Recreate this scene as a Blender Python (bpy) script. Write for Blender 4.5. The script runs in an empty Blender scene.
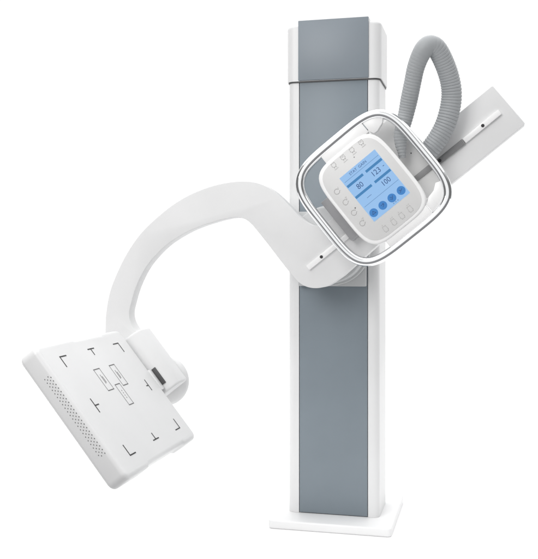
import bpy, bmesh, math, random
from mathutils import Vector, Matrix
random.seed(4)
scene = bpy.context.scene
COL = scene.collection
R = math.radians

# ------------------------------------------------------------------ materials
def nodes_of(name):
    m = bpy.data.materials.new(name); m.use_nodes = True
    nt = m.node_tree
    return m, nt, nt.nodes['Principled BSDF']

def paint(name, col, rough=.38, spec=.45, coat=0., mottle=.02, bump=.015, scale=900., metallic=0.):
    """sprayed enamel: faint tone drift, roughness drift and orange-peel bump"""
    m, nt, b = nodes_of(name)
    L = nt.links.new
    tc = nt.nodes.new('ShaderNodeTexCoord')
    n1 = nt.nodes.new('ShaderNodeTexNoise'); n1.inputs['Scale'].default_value = 5.; n1.inputs['Detail'].default_value = 4.
    L(tc.outputs['Object'], n1.inputs['Vector'])
    r = nt.nodes.new('ShaderNodeValToRGB')
    r.color_ramp.elements[0].position = .3; r.color_ramp.elements[1].position = .7
    r.color_ramp.elements[0].color = (*[c*(1-mottle) for c in col], 1)
    r.color_ramp.elements[1].color = (*[min(1, c*(1+mottle)) for c in col], 1)
    L(n1.outputs['Fac'], r.inputs['Fac']); L(r.outputs['Color'], b.inputs['Base Color'])
    mr = nt.nodes.new('ShaderNodeMapRange'); mr.inputs['To Min'].default_value = rough*.9; mr.inputs['To Max'].default_value = rough*1.12
    L(n1.outputs['Fac'], mr.inputs['Value']); L(mr.outputs['Result'], b.inputs['Roughness'])
    if bump:
        n2 = nt.nodes.new('ShaderNodeTexNoise'); n2.inputs['Scale'].default_value = scale; n2.inputs['Detail'].default_value = 2.
        L(tc.outputs['Object'], n2.inputs['Vector'])
        bp = nt.nodes.new('ShaderNodeBump'); bp.inputs['Strength'].default_value = bump; bp.inputs['Distance'].default_value = .002
        L(n2.outputs['Fac'], bp.inputs['Height']); L(bp.outputs['Normal'], b.inputs['Normal'])
    b.inputs['Specular IOR Level'].default_value = spec
    b.inputs['Coat Weight'].default_value = coat
    b.inputs['Metallic'].default_value = metallic
    return m

def glow(name, col, strength):
    m, nt, b = nodes_of(name)
    b.inputs['Base Color'].default_value = (.02, .03, .04, 1)
    b.inputs['Roughness'].default_value = .14
    b.inputs['Specular IOR Level'].default_value = .15
    b.inputs['Emission Color'].default_value = (*col, 1)
    b.inputs['Emission Strength'].default_value = strength
    return m

M = {}
M['white']   = paint('white_enamel', (.72, .722, .725), .36)
M['arm']     = paint('arm_enamel', (.745, .747, .75), .6, .06)
M['bright']  = paint('gloss_white', (.90, .90, .90), .28)
M['slate']   = paint('slate_grey_enamel', (.198, .234, .264), .42, .4, mottle=.035)
M['capgrey'] = paint('cap_grey_enamel', (.225, .258, .290), .42, .4, mottle=.035)
M['carr']    = paint('carriage_enamel', (.50, .51, .515), .4)
M['mount']   = paint('mount_enamel', (.62, .62, .618), .45)
M['grey']    = paint('mid_grey_plastic', (.30, .30, .31), .5)
M['rail']    = paint('ribbed_rail_metal', (.27, .27, .275), .5, metallic=.3)
M['black']   = paint('black_rubber', (.02, .02, .022), .6, bump=0)
M['dark']    = paint('dark_plastic_and_shade', (.075, .075, .077), .55, bump=0)
M['ink']     = paint('black_ink', (.03, .03, .03), .6, bump=0)
M['inkgrey'] = paint('grey_ink', (.12, .12, .12), .6, bump=0)
M['grey2']   = paint('vent_shadow_grey', (.17, .17, .17), .7, bump=0)
M['base']    = paint('base_enamel', (.77, .772, .775), .4)
M['face']    = paint('console_face', (.69, .689, .686), .45, mottle=.01)
M['icon']    = paint('icon_grey', (.50, .497, .492), .5, bump=0)
M['hose']    = paint('grey_hose_plastic', (.37, .385, .397), .5, .35, mottle=.05)
M['chrome']  = paint('polished_chrome', (.86, .87, .88), .10, bump=0, metallic=1., mottle=.005)
M['scr']     = glow('screen_blue', (.345, .585, .93), .86)
M['scrbar']  = glow('screen_bar_blue', (.055, .235, .52), .86)
M['scrbtn']  = glow('screen_button_blue', (.045, .21, .55), .95)
M['scrtxt']  = glow('screen_text_navy', (.035, .09, .26), .8)
M['scrline'] = glow('screen_line_blue', (.13, .28, .52), .8)
M['bouncecut']  = paint('bounce_cut_grey', (.16, .16, .165), .7, .2, bump=0)
M['floor']   = paint('white_paper_floor', (.93, .93, .93), .9, .1, mottle=.004, bump=0)

# ------------------------------------------------------------------ frames
ZB = .034                                   # thickness of the base plate
AL = R(38.7); CA, SA = math.cos(AL), math.sin(AL)
def plan(a, b, c):  return Vector((a, b, c + ZB))            # a,b in plan, c up
def elev(a, b, c):  return Vector((a, c, b + ZB))            # a,b in the column's front plane, c depth
def armf(s, t, v):  return Vector((s*CA - t*SA, v, s*SA + t*CA + ZB))   # s along the arm, t across it, v depth
def det(v, t, s):   return armf(s, t, v)                     # detector outline lies in (v,t)

# ------------------------------------------------------------------ mesh helpers
def prism(bm, outline, c0, c1, fr, bevel=0., seg=3, ang=30, pick=None):
    """closed outline (a,b) swept from c0 to c1 in frame fr; rims rounded"""
    tmp = bmesh.new()
    lo = [tmp.verts.new(fr(a, b, c0)) for a, b in outline]
    hi = [tmp.verts.new(fr(a, b, c1)) for a, b in outline]
    n = len(lo)
    tmp.faces.new(lo); tmp.faces.new(hi[::-1])
    for i in range(n):
        tmp.faces.new((lo[i], hi[i], hi[(i+1) % n], lo[(i+1) % n]))
    bmesh.ops.recalc_face_normals(tmp, faces=tmp.faces)
    if bevel:
        es = [e for e in tmp.edges if len(e.link_faces) == 2 and e.calc_face_angle(0) > R(ang) and (pick is None or all(pick(v.co) for v in e.verts))]
        bmesh.ops.bevel(tmp, geom=es, offset=bevel, segments=seg, profile=.5, affect='EDGES', clamp_overlap=True)
    me = bpy.data.meshes.new('tmp'); tmp.to_mesh(me); tmp.free()
    bm.from_mesh(me); bpy.data.meshes.remove(me)

def rect(a0, a1, b0, b1): return [(a0, b0), (a1, b0), (a1, b1), (a0, b1)]

def rrect(a0, a1, b0, b1, r, n=6):
    rs = r if isinstance(r, (tuple, list)) else (r,)*4
    out = []
    for (cx, cy, rr, st) in ((a1-rs[0], b1-rs[0], rs[0], 0), (a0+rs[1], b1-rs[1], rs[1], 90),
                             (a0+rs[2], b0+rs[2], rs[2], 180), (a1-rs[3], b0+rs[3], rs[3], 270)):
        for k in range(n+1):
            q = R(st + 90*k/n); out.append((cx + rr*math.cos(q), cy + rr*math.sin(q)))
    return out

def superell(cx, cy, ax, ay, n, k=96):
    o = []
    for i in range(k):
        q = 2*math.pi*i/k; c, s = math.cos(q), math.sin(q)
        o.append((cx + ax*math.copysign(abs(c)**(2/n), c), cy + ay*math.copysign(abs(s)**(2/n), s)))
    # even out the spacing along the outline
    return resample(o, k, True)

def resample(pts, k, closed):
    P = [Vector((*p, 0)) if len(p) == 2 else Vector(p) for p in pts]
    if closed: P.append(P[0])
    acc = [0.]
    for i in range(1, len(P)): acc.append(acc[-1] + (P[i]-P[i-1]).length)
    out = []; j = 0
    for i in range(k):
        d = acc[-1]*i/(k if closed else k-1)
        while j < len(acc)-2 and acc[j+1] < d: j += 1
        f = (d-acc[j])/max(1e-9, acc[j+1]-acc[j])
        q = P[j].lerp(P[j+1], min(1, max(0, f)))
        out.append(tuple(q) if len(pts[0]) == 3 else (q.x, q.y))
    return out

def catmull(pts, k, closed=False):
    n = len(pts); out = []
    segs = n if closed else n-1
    for i in range(segs):
        g = lambda j: Vector(pts[j % n]) if closed else Vector(pts[min(n-1, max(0, j))])
        p0, p1, p2, p3 = g(i-1), g(i), g(i+1), g(i+2)
        for q in range(k):
            t = q/k
            out.append(tuple(.5*((2*p1)+(p2-p0)*t+(2*p0-5*p1+4*p2-p3)*t*t+(3*p1-p0-3*p2+p3)*t**3)))
    if not closed: out.append(tuple(pts[-1]))
    return out

def catmull4(pts, k):
    out = []; n = len(pts)
    for i in range(n-1):
        p0, p1, p2, p3 = pts[max(0, i-1)], pts[i], pts[i+1], pts[min(n-1, i+2)]
        for q in range(k):
            t = q/k
            out.append(tuple(.5*(2*b+(c-a)*t+(2*a-5*b+4*c-d)*t*t+(3*b-a-3*c+d)*t**3) for a, b, c, d in zip(p0, p1, p2, p3)))
    out.append(tuple(pts[-1])); return out

def resample4(P, k):
    acc = [0.]
    for a, b in zip(P[:-1], P[1:]): acc.append(acc[-1] + math.dist(a[:3], b[:3]))
    out = []; j = 0
    for i in range(k):
        d = acc[-1]*i/(k-1)
        while j < len(acc)-2 and acc[j+1] < d: j += 1
        f = (d-acc[j])/max(1e-9, acc[j+1]-acc[j])
        out.append(tuple(a+(b-a)*f for a, b in zip(P[j], P[j+1])))
    return out

def sweep(bm, path, ring, closed=False):
    """path: list of 3-D points, ring(i) -> list of (across, depth) offsets; frames from tangent and world Y"""
    n = len(path); rows = []
    Y = Vector((0, 1, 0))
    for i in range(n):
        a = Vector(path[(i-1) % n] if closed else path[max(0, i-1)])
        b = Vector(path[(i+1) % n] if closed else path[min(n-1, i+1)])
        T = (b-a).normalized(); N = T.cross(Y).normalized(); B = N.cross(T)
        rows.append([bm.verts.new(Vector(path[i]) + N*p + B*q) for p, q in ring(i)])
    m = len(rows[0])
    for i in range(n if closed else n-1):
        A, C = rows[i], rows[(i+1) % n]
        for j in range(m):
            bm.faces.new((A[j], A[(j+1) % m], C[(j+1) % m], C[j]))
    if not closed:
        bm.faces.new(rows[0][::-1]); bm.faces.new(rows[-1])
    bmesh.ops.recalc_face_normals(bm, faces=bm.faces)

def disc(bm, cx, cy, r, c0, c1, fr, bevel=0., n=28):
    prism(bm, [(cx+r*math.cos(2*math.pi*i/n), cy+r*math.sin(2*math.pi*i/n)) for i in range(n)], c0, c1, fr, bevel, 4, 45)

def obj(name, bm, mat, parent=None, sharp=35):
    me = bpy.data.meshes.new(name)
    bm.to_mesh(me); bm.free()
    for p in me.polygons: p.use_smooth = True
    me.set_sharp_from_angle(angle=R(sharp))
    for k in (mat if isinstance(mat, (list, tuple)) else [mat]): me.materials.append(k)
    o = bpy.data.objects.new(name, me); COL.objects.link(o)
    if parent: o.parent = parent
    return o

def part(name, mat, parent, outline, c0, c1, fr, bevel=0., seg=3, ang=30, label=None, pick=None):
    bm = bmesh.new(); prism(bm, outline, c0, c1, fr, bevel, seg, ang, pick)
    o = obj(name, bm, mat, parent)
    if label: o['label'] = label
    return o

def strokes(bm, lines, w, c0, c1, fr):
    """flat ink strokes: each a polyline of (a,b) points"""
    for ln in lines:
        for (p, q) in zip(ln[:-1], ln[1:]):
            d = Vector((q[0]-p[0], q[1]-p[1])); L = d.length
            if L < 1e-6: continue
            d /= L; n = Vector((-d.y, d.x))*w/2; e = d*w*.45
            P, Q = Vector(p)-e, Vector(q)+e
            prism(bm, [tuple(P-n), tuple(Q-n), tuple(Q+n), tuple(P+n)], c0, c1, fr)

def letters(bm, body, size, a, b, c0, c1, fr, align='CENTER', sx=1.):
    cu = bpy.data.curves.new('txt', 'FONT'); cu.body = body; cu.size = size
    cu.align_x = align; cu.align_y = 'CENTER'; cu.resolution_u = 3
    o = bpy.data.objects.new('txt', cu); COL.objects.link(o)
    dg = bpy.context.evaluated_depsgraph_get(); dg.update()
    me = bpy.data.meshes.new_from_object(o.evaluated_get(dg))
    t = bmesh.new(); t.from_mesh(me)
    g = bmesh.ops.extrude_face_region(t, geom=t.faces[:])
    for v in g['geom']:
        if isinstance(v, bmesh.types.BMVert): v.co.z = 1
    for v in t.verts: v.co = fr(a + v.co.x*sx, b + v.co.y, c1 if v.co.z > .5 else c0)
    bmesh.ops.recalc_face_normals(t, faces=t.faces)
    t.to_mesh(me); t.free(); bm.from_mesh(me)
    bpy.data.meshes.remove(me); bpy.data.objects.remove(o); bpy.data.curves.remove(cu)

# ------------------------------------------------------------------ setting
def sheet(name, x0, x1, y0, y1, z, mat):
    bm = bmesh.new()
    bm.faces.new([bm.verts.new(p) for p in ((x0, y0, z), (x1, y0, z), (x1, y1, z), (x0, y1, z))])
    o = obj(name, bm, mat); o['kind'] = 'structure'
    return o
sheet('floor', -7, 7, -1.05, 5.5, 0, M['floor'])                # white paper the stand is photographed on
sheet('bounce_cut_sheet', -7, 7, -12, -1.03, -.004, M['bouncecut'])   # added dark sheet, out of frame, cuts bounce light from below

# ------------------------------------------------------------------ the machine
root = bpy.data.objects.new('x_ray_machine', None); COL.objects.link(root)
root.empty_display_size = .3
root['label'] = 'white x-ray stand with grey column, curved swivel arm, tilted panel and chrome-ringed touch console'
root['category'] = 'x-ray machine'

# base and column
part('base_plate', M['base'], root, rrect(-.240, .248, -.130, .375, .018), -ZB, 0, plan, .007, 4)

W = .186; CH = .1415
def col_plan(w, d, r, ch=None, dep=.012):
    o = rrect(-w, w, 0, d, r, 8)            # corners: back right, back left, front left, front right
    if ch:                                  # channel in the front face: inserted between front left and front right corners
        k = 27
        o = o[:k] + [(-ch, 0), (-ch, dep), (ch, dep), (ch, 0)] + o[k:]
    return o
column = part('column', M['white'], root, col_plan(W, .245, .026, CH), .0005, 1.775, plan)
part('front_panel', M['slate'], column, rect(-.1385, .1385, -.0005, .0115), .003, 1.77, plan, .0012, 2)
cap_out = col_plan(.1935, .252, .034)
cap_out = [(a, b-.006) for a, b in cap_out]
cap = part('column_cap', M['white'], root, cap_out, 1.757, 1.988, plan, .016, 6, 30, None, lambda c: c.z > 1.9)
part('cap_shadow_band', M['dark'], cap, [(a*1.0, b) for a, b in rrect(-.1895, .1895, -.0035, .2475, .031, 8)], 1.7515, 1.7572, plan)  # dark band put in for the shadow line under the cap
part('cap_panel', M['capgrey'], cap, rect(-.1420, .1445, -.0135, -.004), 1.759, 2.002, plan, .002, 2)
part('cap_lip', M['white'], cap, rect(-.120, .1445, -.0035, .060), 1.985, 2.0045, plan, .003, 2)

# carriage and swivel hub
part('carriage', M['carr'], root, rect(-.137, .1365, .925, 1.225), -.034, .004, elev, .003, 2)
bm = bmesh.new(); disc(bm, .000, 1.088, .150, -.1395, -.0345, elev, .006, 72)
hub = obj('swivel_hub', bm, M['carr'], root)
bm = bmesh.new(); disc(bm, .000, 1.088, .160, -.062, -.0350, elev, .004, 72)
obj('hub_flange', bm, M['carr'], hub)

# swivel arm: one plate, curved at the lower left, straight to the upper right (u,z outline)
outer = [(-.903, .700), (-.903, .753), (-.900, .814), (-.883, .901), (-.850, .981), (-.807, 1.060), (-.751, 1.135), (-.685, 1.196),
         (-.610, 1.252), (-.530, 1.294), (-.440, 1.324), (-.350, 1.338), (-.275, 1.333), (-.215, 1.309), (-.172, 1.275),
         (-.135, 1.238), (-.099, 1.201), (-.068, 1.176), (-.034, 1.163), (.004, 1.171), (.045, 1.202)]
def a2u(s, t): return (s*CA - t*SA, s*SA + t*CA)
straight_hi = [a2u(.90, .913), a2u(1.20, .913)]
tip = [a2u(1.527, .913), a2u(1.531, .909), a2u(1.531, .732), a2u(1.527, .728)]
straight_lo = [a2u(.95, .727)]
inner = [(.075, .972), (.022, .936), (-.008, .926), (-.038, .923), (-.068, .928), (-.098, .944), (-.132, .980), (-.172, 1.029), (-.216, 1.085), (-.260, 1.139),
         (-.290, 1.173), (-.318, 1.192), (-.355, 1.1975), (-.400, 1.191), (-.440, 1.181), (-.497, 1.164), (-.560, 1.138), (-.632, 1.096),
         (-.685, 1.050), (-.732, .994), (-.770, .921), (-.794, .845), (-.800, .812), (-.795, .782), (-.778, .752), (-.750, .720), (-.73, .700)]
ol = catmull([(*p, 0) for p in outer], 4)
il = catmull([(*p, 0) for p in inner], 4)
outline = [(p[0], p[1]) for p in ol] + straight_hi + tip + straight_lo + [(p[0], p[1]) for p in il]
arm = part('swivel_arm', M['arm'], root, outline, -.200, -.140, elev, .0030, 3, 50)

# slot along the straight part
for s0, s1 in ((.576, .790), (1.326, 1.490)):
    part('slot_end', M['bright'], arm, rect(s0, s1, .8095, .8300), -.2115, -.199, armf, .0022, 2, label='white end piece of the guide slot')
bm = bmesh.new()
prism(bm, rect(1.180, 1.325, .8090, .8305), -.2110, -.199, armf, .0012, 2)
prism(bm, rect(1.05, 1.1885, .8090, .8305), -.2435, -.199, armf, .0012, 2)
for k in range(48):                                           # cross ribs
    s = 1.07 + k*.0053; v = -.2435 if s < 1.184 else -.2110
    prism(bm, rect(s, s+.0024, .8095, .8300), v-.0022, v+.0003, armf)
obj('guide_rail', bm, M['rail'], arm)
for s, v in ((.645, -.2115), (1.412, -.2115), (1.214, -.2132)):
    bm = bmesh.new(); disc(bm, s, .8197, .0062, v-.0018, v+.001, armf, .0006, 20); obj('screw', bm, M['black'], arm)

# tube mount behind the console
mount = part('tube_mount', M['mount'], root, rrect(.93, 1.186, .737, 1.060, .008, 4), -.2390, -.1995, armf, .004, 3)
part('slider_block', M['grey'], mount, rect(.777, .93, .790, .975), -.2560, -.2005, armf, .003, 2)
part('console_neck', M['mount'], mount, rrect(.85, 1.075, .765, 1.000, .02), -.318, -.2385, armf, .004, 2)
bm = bmesh.new(); disc(bm, 1.151, .905, .0024, -.2400, -.2385, armf, 0, 14)
obj('screw', bm, M['black'], mount)

# console
CX, CY = .962, .8785
cons = part('console', M['bright'], root, superell(CX, CY, .1435, .1805, 4.6), -.362, -.3175, armf, .007, 4)
part('console_face', M['face'], cons, superell(CX, CY, .1310, .1680, 4.6), -.3635, -.3610, armf, .0012, 2)
VF = -.3635                                                   # front of the console face (towards the viewer = smaller v)
def on(k): return VF - .0003*k
bm = bmesh.new()
def add(ol, k, mi):
    n0 = len(bm.faces); prism(bm, ol, on(k), on(k)+.0003*(k+1), armf); bm.faces.ensure_lookup_table()
    for f in bm.faces[n0:]: f.material_index = mi
SX0, SX1, SY0, SY1 = .8965, 1.0600, .7800, .9820
add(rect(SX0, SX1, SY0, SY1), 2, 0)
for s0, s1, t in ((.899, .972, .939), (.985, 1.058, .939), (.898, .972, .889), (.986, 1.058, .889)):
    add(rect(s0, s1, t-.0048, t+.0048), 3, 1)
for t in (.9575, .8430): add(rect(.902, 1.057, t-.0007, t+.0007), 3, 4)
for s in (.9155, .9570, .9985, 1.0405):
    add([(s+.0158*math.cos(2*math.pi*i/28), .8065+.0158*math.sin(2*math.pi*i/28)) for i in range(28)], 3, 2)
def txt(body, size, s, t, sx=1.):
    n0 = len(bm.faces); letters(bm, body, size, s, t, on(4), on(3)+.0002, armf, sx=sx); bm.faces.ensure_lookup_table()
    for f in bm.faces[n0:]: f.material_index = 3
txt('80', .0285, .9385, .9140, .92)
txt('123', .0285, 1.0130, .9150, .92)
txt('-', .024, 1.0475, .9180)
txt('100', .0275, 1.0190, .8655, .92)
txt('—', .020, .9400, .8640)
txt('STAT  GAIN', .0145, .9720, .9690)
txt('= = =', .011, 1.0010, .7865)
n0 = len(bm.faces)
for q, s in enumerate((.9155, .9570, .9985, 1.0405)):          # signs on the four round buttons
    t = .8065
    g = [[[(s-.007, t-.004), (s, t+.006), (s+.007, t-.004), (s-.007, t-.004)]],
         [[(s-.006, t+.003), (s+.006, t+.003)], [(s-.003, t-.005), (s+.004, t-.001), (s+.004, t+.006)]],
         [[(s-.007, t), (s-.001, t-.005), (s+.007, t+.006)], [(s-.004, t+.006), (s+.001, t+.001)]],
         [[(s-.007, t-.004), (s+.006, t+.004)], [(s-.006, t+.005), (s-.001, t+.001)]]][q]
    strokes(bm, g, .0019, on(4), on(3)+.0002, armf)
bm.faces.ensure_lookup_table()
for f in bm.faces[n0:]: f.material_index = 3
obj('screen', bm, [M['scr'], M['scrbar'], M['scrbtn'], M['scrtxt'], M['scrline']], cons)['label'] = 'lit pale blue touch screen with figures 80, 123, 100 and four round buttons'

# membrane keys around the screen, each a printed outline with its own sign
def arc(cx, cy, r, a0, a1, n=7): return [(cx+r*math.cos(R(a0+(a1-a0)*i/n)), cy+r*math.sin(R(a0+(a1-a0)*i/n))) for i in range(n+1)]
def key(s, t, kind, var):
    b = bmesh.new(); L = []
    if kind == 0:      # tube-head signs above the screen
        L = [[(s-.009, t+.015), (s+.009, t+.015), (s+.010, t+.003), (s+.005, t-.004), (s-.005, t-.004), (s-.010, t+.003), (s-.009, t+.015)],
             [(s-.004, t-.004), (s-.006, t-.010)], [(s+.004, t-.004), (s+.006, t-.010)], [(s-.010, t-.015), (s+.010, t-.015)]]
        if var % 2: L.append([(s-.004, t+.009), (s+.004, t+.009)])
    elif kind == 1:    # left column: rounded lamps with a stem
        L = [arc(s, t, .0105, 20, 340, 14), [(s+.010, t+.004), (s+.014, t+.012)], [(s+.010, t-.004), (s+.013, t-.004)]]
        if var % 2: L.append([(s+.008, t+.014), (s+.016, t+.016)])
    else:              # below the screen
        L = [[(s-.007, t+.009), (s-.009, t-.008), (s-.006, t-.014), (s+.006, t-.014), (s+.009, t-.008), (s+.007, t+.009), (s-.007, t+.009)],
             [(s-.002, t+.013), (s-.002, t+.018)]]
        if var % 2: L.append([(s+.003, t+.015), (s+.008, t+.018)])
    q = .82 if kind == 0 else .92
    L = [[(s+(a-s)*q, t+(c-t)*q) for a, c in ln] for ln in L]
    strokes(b, L, .0014, on(2), on(0)+.0005, armf)
    obj('key', b, M['icon'], cons)
for i, s in enumerate((.911, .954, .996, 1.038)): key(s, 1.029, 0, i)
for i, t in enumerate((.951, .901, .852, .803)): key(.860, t, 1, i)
for i, s in enumerate((.912, .950, .986, 1.024)): key(s, .737, 2, i)
for s, t, r in ((.986, 1.008, .0018), (.8745, .8625, .0024)):
    bm = bmesh.new(); disc(bm, s, t, r, on(2), on(0)+.0005, armf, 0, 12); obj('indicator_light', bm, M['inkgrey'], cons)

# chrome handle ring round the console
RX, RY, RA = .966, .8815, .2225
ring = superell(RX, RY, RA, RA, 4.3, 160)
bm = bmesh.new()
prof = []
for (q, r) in rrect(-.0166, .0166, -.0205, .0205, .0155, 10): prof.append((q, r))
sweep(bm, [armf(s, t, -.343) for s, t in ring], lambda i: prof, True)
handle = obj('handle_ring', bm, M['chrome'], root, 60)
handle['label'] = 'polished chrome grab ring with rounded corners'
# white webs that carry the ring
part('ring_bracket', M['bright'], handle, [(.893, 1.046), (.893, 1.092), (1.083, 1.092), (1.083, 1.046)], -.357, -.326, armf, .003, 2)
part('ring_bracket', M['bright'], handle, [(.884, .712), (.884, .672), (1.075, .672), (1.075, .712)], -.357, -.326, armf, .003, 2)
part('corner_bracket', M['bright'], handle, [(1.0855, 1.046), (1.0855, 1.091), (1.130, 1.082), (1.158, 1.058), (1.140, 1.040), (1.110, 1.030), (1.094, 1.030)], -.354, -.326, armf, .002, 2)
part('corner_bracket', M['bright'], handle, [(1.078, .712), (1.078, .673), (1.130, .680), (1.158, .704), (1.170, .745), (1.150, .752), (1.128, .735), (1.100, .728)], -.354, -.326, armf, .002, 2)

# corrugated hose: loops up from the tube mount and back behind the console
hp = [(0.305, 1.404, -0.285, 0.0128), (0.303, 1.426, -0.287, 0.0153), (0.299, 1.455, -0.287, 0.0204), (0.299, 1.484, -0.287, 0.0241), (0.305, 1.513, -0.287, 0.0255), (0.313, 1.542, -0.287, 0.0266), (0.321, 1.574, -0.288, 0.0277), (0.33, 1.613, -0.296, 0.0294), (0.345, 1.673, -0.318, 0.0292), (0.357, 1.719, -0.336, 0.0297), (0.374, 1.758, -0.352, 0.0309), (0.392, 1.784, -0.358, 0.0326), (0.411, 1.794, -0.352, 0.033), (0.433, 1.781, -0.336, 0.0334), (0.456, 1.738, -0.308, 0.0337), (0.473, 1.688, -0.284, 0.0339), (0.48, 1.64, -0.27, 0.0344), (0.476, 1.59, -0.263, 0.0352), (0.461, 1.533, -0.26, 0.0356), (0.439, 1.487, -0.257, 0.0357), (0.412, 1.448, -0.254, 0.0351), (0.394, 1.427, -0.252, 0.0344)]
pth4 = resample4(catmull4(hp, 12), 1100)
pth = [p[:3] for p in pth4]
NL = len(pth); NR = 78
def hose_r(i):
    f = i/(NL-1)
    ph = (f*NR) % 1.
    groove = max(0., 1-abs(ph-.5)/.26)**1.3                 # rounded ribs with narrow grooves between them
    amp = .0019 + .0012*max(0, min(1, (f-.52)/.3))
    amp *= 1 - .93*math.exp(-((f-.465)/.075)**2)
    r = pth4[i][3]*1.06 - .85*amp*groove
    return [(r*math.cos(2*math.pi*k/32), r*math.sin(2*math.pi*k/32)) for k in range(32)]
bm = bmesh.new(); sweep(bm, [elev(*p) for p in pth], hose_r)
hose = obj('corrugated_hose', bm, M['hose'], root, 80)
hose['label'] = 'looped grey corrugated cable hose'

# detector: outline in (v,t) with shallow grip recesses, thickness along s
S0 = -.151; ST = -.226
dv0, dv1, dt0, dt1 = -.975, -.300, .573, 1.094
r_ = .028
def cor(cx, cy, st, n=6): return [(cx+r_*math.cos(R(st+90*k/n)), cy+r_*math.sin(R(st+90*k/n))) for k in range(n+1)]
dout = (cor(dv1-r_, dt1-r_, 0) + [(-.470, dt1), (-.480, dt1-.005), (-.700, dt1-.005), (-.712, dt1)] + cor(dv0+r_, dt1-r_, 90)
        + cor(dv0+r_, dt0+r_, 180) + [(-.790, dt0), (-.778, dt0+.006), (-.440, dt0+.006), (-.428, dt0)] + cor(dv1-r_, dt0+r_, 270))
dbody = part('detector', M['white'], root, dout, ST, S0, det, .016, 6, 50)
dbody['label'] = 'white tilted flat panel image detector'
def dl(name, lines, w, mat, label=None):
    b = bmesh.new(); strokes(b, lines, w, S0-.0005, S0+.0009, det)
    o = obj(name, b, mat, dbody)
    if label: o['label'] = label
L1, L2 = .036, .044
T0, T1_, V0, V1 = .636, 1.035, -.867, -.392
for (v, t, dv, dt) in ((V0, T1_, 1, -1), (V1, T1_, -1, -1), (V0, T0, 1, 1), (V1, T0, -1, 1)):
    dl('corner_mark', [[(v+dv*L2, t), (v, t)], [(v, t), (v, t+dt*L1*1.1)]], .0042, M['ink'])
tm, vm = (T0+T1_)/2, (V0+V1)/2
dl('centre_mark', [[(vm-.022, T1_+.003), (vm+.026, T1_+.003)], [(vm, T1_+.003), (vm, T1_-.022)]], .0042, M['ink'])
dl('centre_mark', [[(vm-.022, T0+.006), (vm+.026, T0+.006)], [(vm, T0+.006), (vm, T0+.031)]], .0042, M['ink'])
dl('centre_mark', [[(V0+.003, tm-.026), (V0+.003, tm+.026)], [(V0+.003, tm), (V0+.030, tm)]], .0042, M['ink'])
dl('centre_mark', [[(V1-.003, tm-.022), (V1-.003, tm+.024)], [(V1-.003, tm), (V1-.020, tm)]], .0042, M['ink'])
for (v0, v1, t0, t1) in ((-.713, -.667, .868, .957), (-.585, -.542, .868, .956), (-.641, -.602, .793, .880)):
    b = bmesh.new()
    strokes(b, [[(v0, t0), (v0, t1)], [(v1, t0), (v1, t1)]], .0016, S0-.0005, S0+.0007, det)
    strokes(b, [[(v0, t0), (v1, t0)], [(v0, t1), (v1, t1)]], .0030, S0-.0005, S0+.0009, det)
    c = (v0+v1)/2; m_ = (t0+t1)/2
    strokes(b, [[(c-.003, m_-.016), (c-.003, m_+.020)], [(c+.004, m_-.013), (c+.004, m_+.012)]] if v0 != -.641 else
            [[(c, m_-.016+k*.010), (c, m_-.013+k*.010)] for k in range(4)], .0020, S0-.0005, S0+.0007, det)
    obj('chamber_outline', b, M['inkgrey'], dbody)
# perforated vent on the front side: staggered small holes
bm = bmesh.new()
def frs(s, t, v): return armf(s, t, v)
for k in range(22):
    for j in range(4):
        s = S0 - .0132 - j*.0072
        t = .683 + k*.0141 + (j % 2)*.007
        n = 10
        prism(bm, [(s+0.0016*math.cos(2*math.pi*i/n), t+.0021*math.sin(2*math.pi*i/n)) for i in range(n)], dv0-.0006, dv0+.002, frs)
obj('vent_holes', bm, M['grey2'], dbody)
# bracket that joins arm and detector
prof_b = [(-.1385, -.280), (-.273, -.280)] + [(-.226-.047*math.cos(R(7.5*k)), -.152+.049*math.sin(R(7.5*k))) for k in range(13)] + [(-.1385, -.103)]
def vst(v, s, t): return armf(s, t, v)
bkt = part('detector_bracket', M['arm'], root, prof_b, .784, 1.052, vst, .010, 4, 40)
part('latch_recess', M['dark'], bkt, rect(-.160, -.1345, .816, .890), -.2760, -.265, armf, .0012, 2, label='dark latch pocket between bracket and detector')
bm = bmesh.new(); disc(bm, -.200, .843, .102, -.1390, -.074, armf, .024, 64)
obj('pivot_boss', bm, M['arm'], bkt)

# small tab on the rear edge
part('rear_neck', M['arm'], bkt, rect(-.225, -.168, .64, 1.02), -.305, -.270, armf, .002, 2)
part('latch_tab', M['white'], dbody, rect(-.310, -.2785, .800, .893), S0-.018, S0+.0012, det, .002, 2)

# ------------------------------------------------------------------ camera
th = R(13.9)
cam = bpy.data.cameras.new('camera'); co = bpy.data.objects.new('camera', cam); COL.objects.link(co)
co.location = (.613, -3.557, 1.0501 + ZB)
co.rotation_euler = (R(90), 0, th)
cam.sensor_fit = 'VERTICAL'; cam.sensor_height = 36
cam.lens = 891/559*36
cam.shift_y = -24.5/559
cam.clip_end = 1000; cam.clip_start = .05
scene.camera = co

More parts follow.
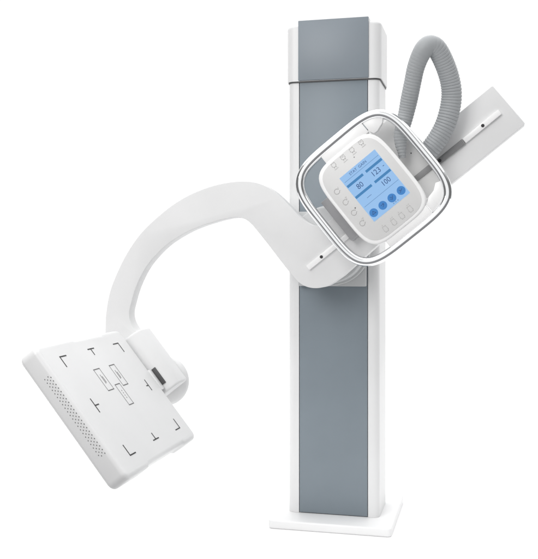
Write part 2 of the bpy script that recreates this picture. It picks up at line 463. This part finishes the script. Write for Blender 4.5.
# ------------------------------------------------------------------ light: shaped white world, key lamp and added overhead fill
w = bpy.data.worlds.new('World'); scene.world = w; w.use_nodes = True
nt = w.node_tree; L = nt.links.new; bg = nt.nodes['Background']
tc = nt.nodes.new('ShaderNodeTexCoord'); sp = nt.nodes.new('ShaderNodeSeparateXYZ'); L(tc.outputs['Generated'], sp.inputs[0])
def mrange(src, a, b, lo, hi):
    n = nt.nodes.new('ShaderNodeMapRange'); n.interpolation_type = 'SMOOTHSTEP'
    n.inputs['From Min'].default_value = a; n.inputs['From Max'].default_value = b
    n.inputs['To Min'].default_value = lo; n.inputs['To Max'].default_value = hi
    L(src, n.inputs['Value']); return n.outputs['Result']
fwd = mrange(sp.outputs['Y'], .26, .52, .18, 1.06)      # white world backdrop, kept dim behind the camera to shade front faces
top = mrange(sp.outputs['Z'], .35, .85, 0., .9)      # added overhead glow in the world, lifts the floor to white
ad = nt.nodes.new('ShaderNodeMath'); ad.operation = 'ADD'; bk = mrange(sp.outputs['Y'], -.78, -.95, 0., .85)      # added world glow behind the camera, whitens the chrome ring
a2 = nt.nodes.new('ShaderNodeMath'); a2.operation = 'ADD'; L(fwd, a2.inputs[0]); L(bk, a2.inputs[1])
L(a2.outputs[0], ad.inputs[0]); L(top, ad.inputs[1])
L(ad.outputs[0], bg.inputs['Strength']); bg.inputs['Color'].default_value = (1, 1, 1, 1)

def area(name, loc, target, size, power, col=(1, 1, 1), sy=None):
    l = bpy.data.lights.new(name, 'AREA'); l.energy = power; l.size = size; l.color = col
    if sy: l.shape = 'RECTANGLE'; l.size_y = sy
    o = bpy.data.objects.new(name, l); COL.objects.link(o); o.location = loc
    o.rotation_euler = (Vector(target)-Vector(loc)).to_track_quat('-Z', 'Y').to_euler()
    return o
area('key_softbox', (-1.6, -4.4, 3.3), (0, -.2, 1.1), 2.4, 112, (1, .99, .98))
area('overhead_floor_fill', (0, 2.6, 6.0), (0, 2.6, 0), 13.0, 410)  # added lamp out of view, pushes the floor to full white

scene.view_settings.view_transform = 'Standard'
scene.view_settings.look = 'None'
scene.view_settings.exposure = 0
scene.view_settings.gamma = 1
scene.render.engine = 'CYCLES'
scene.cycles.max_bounces = 8
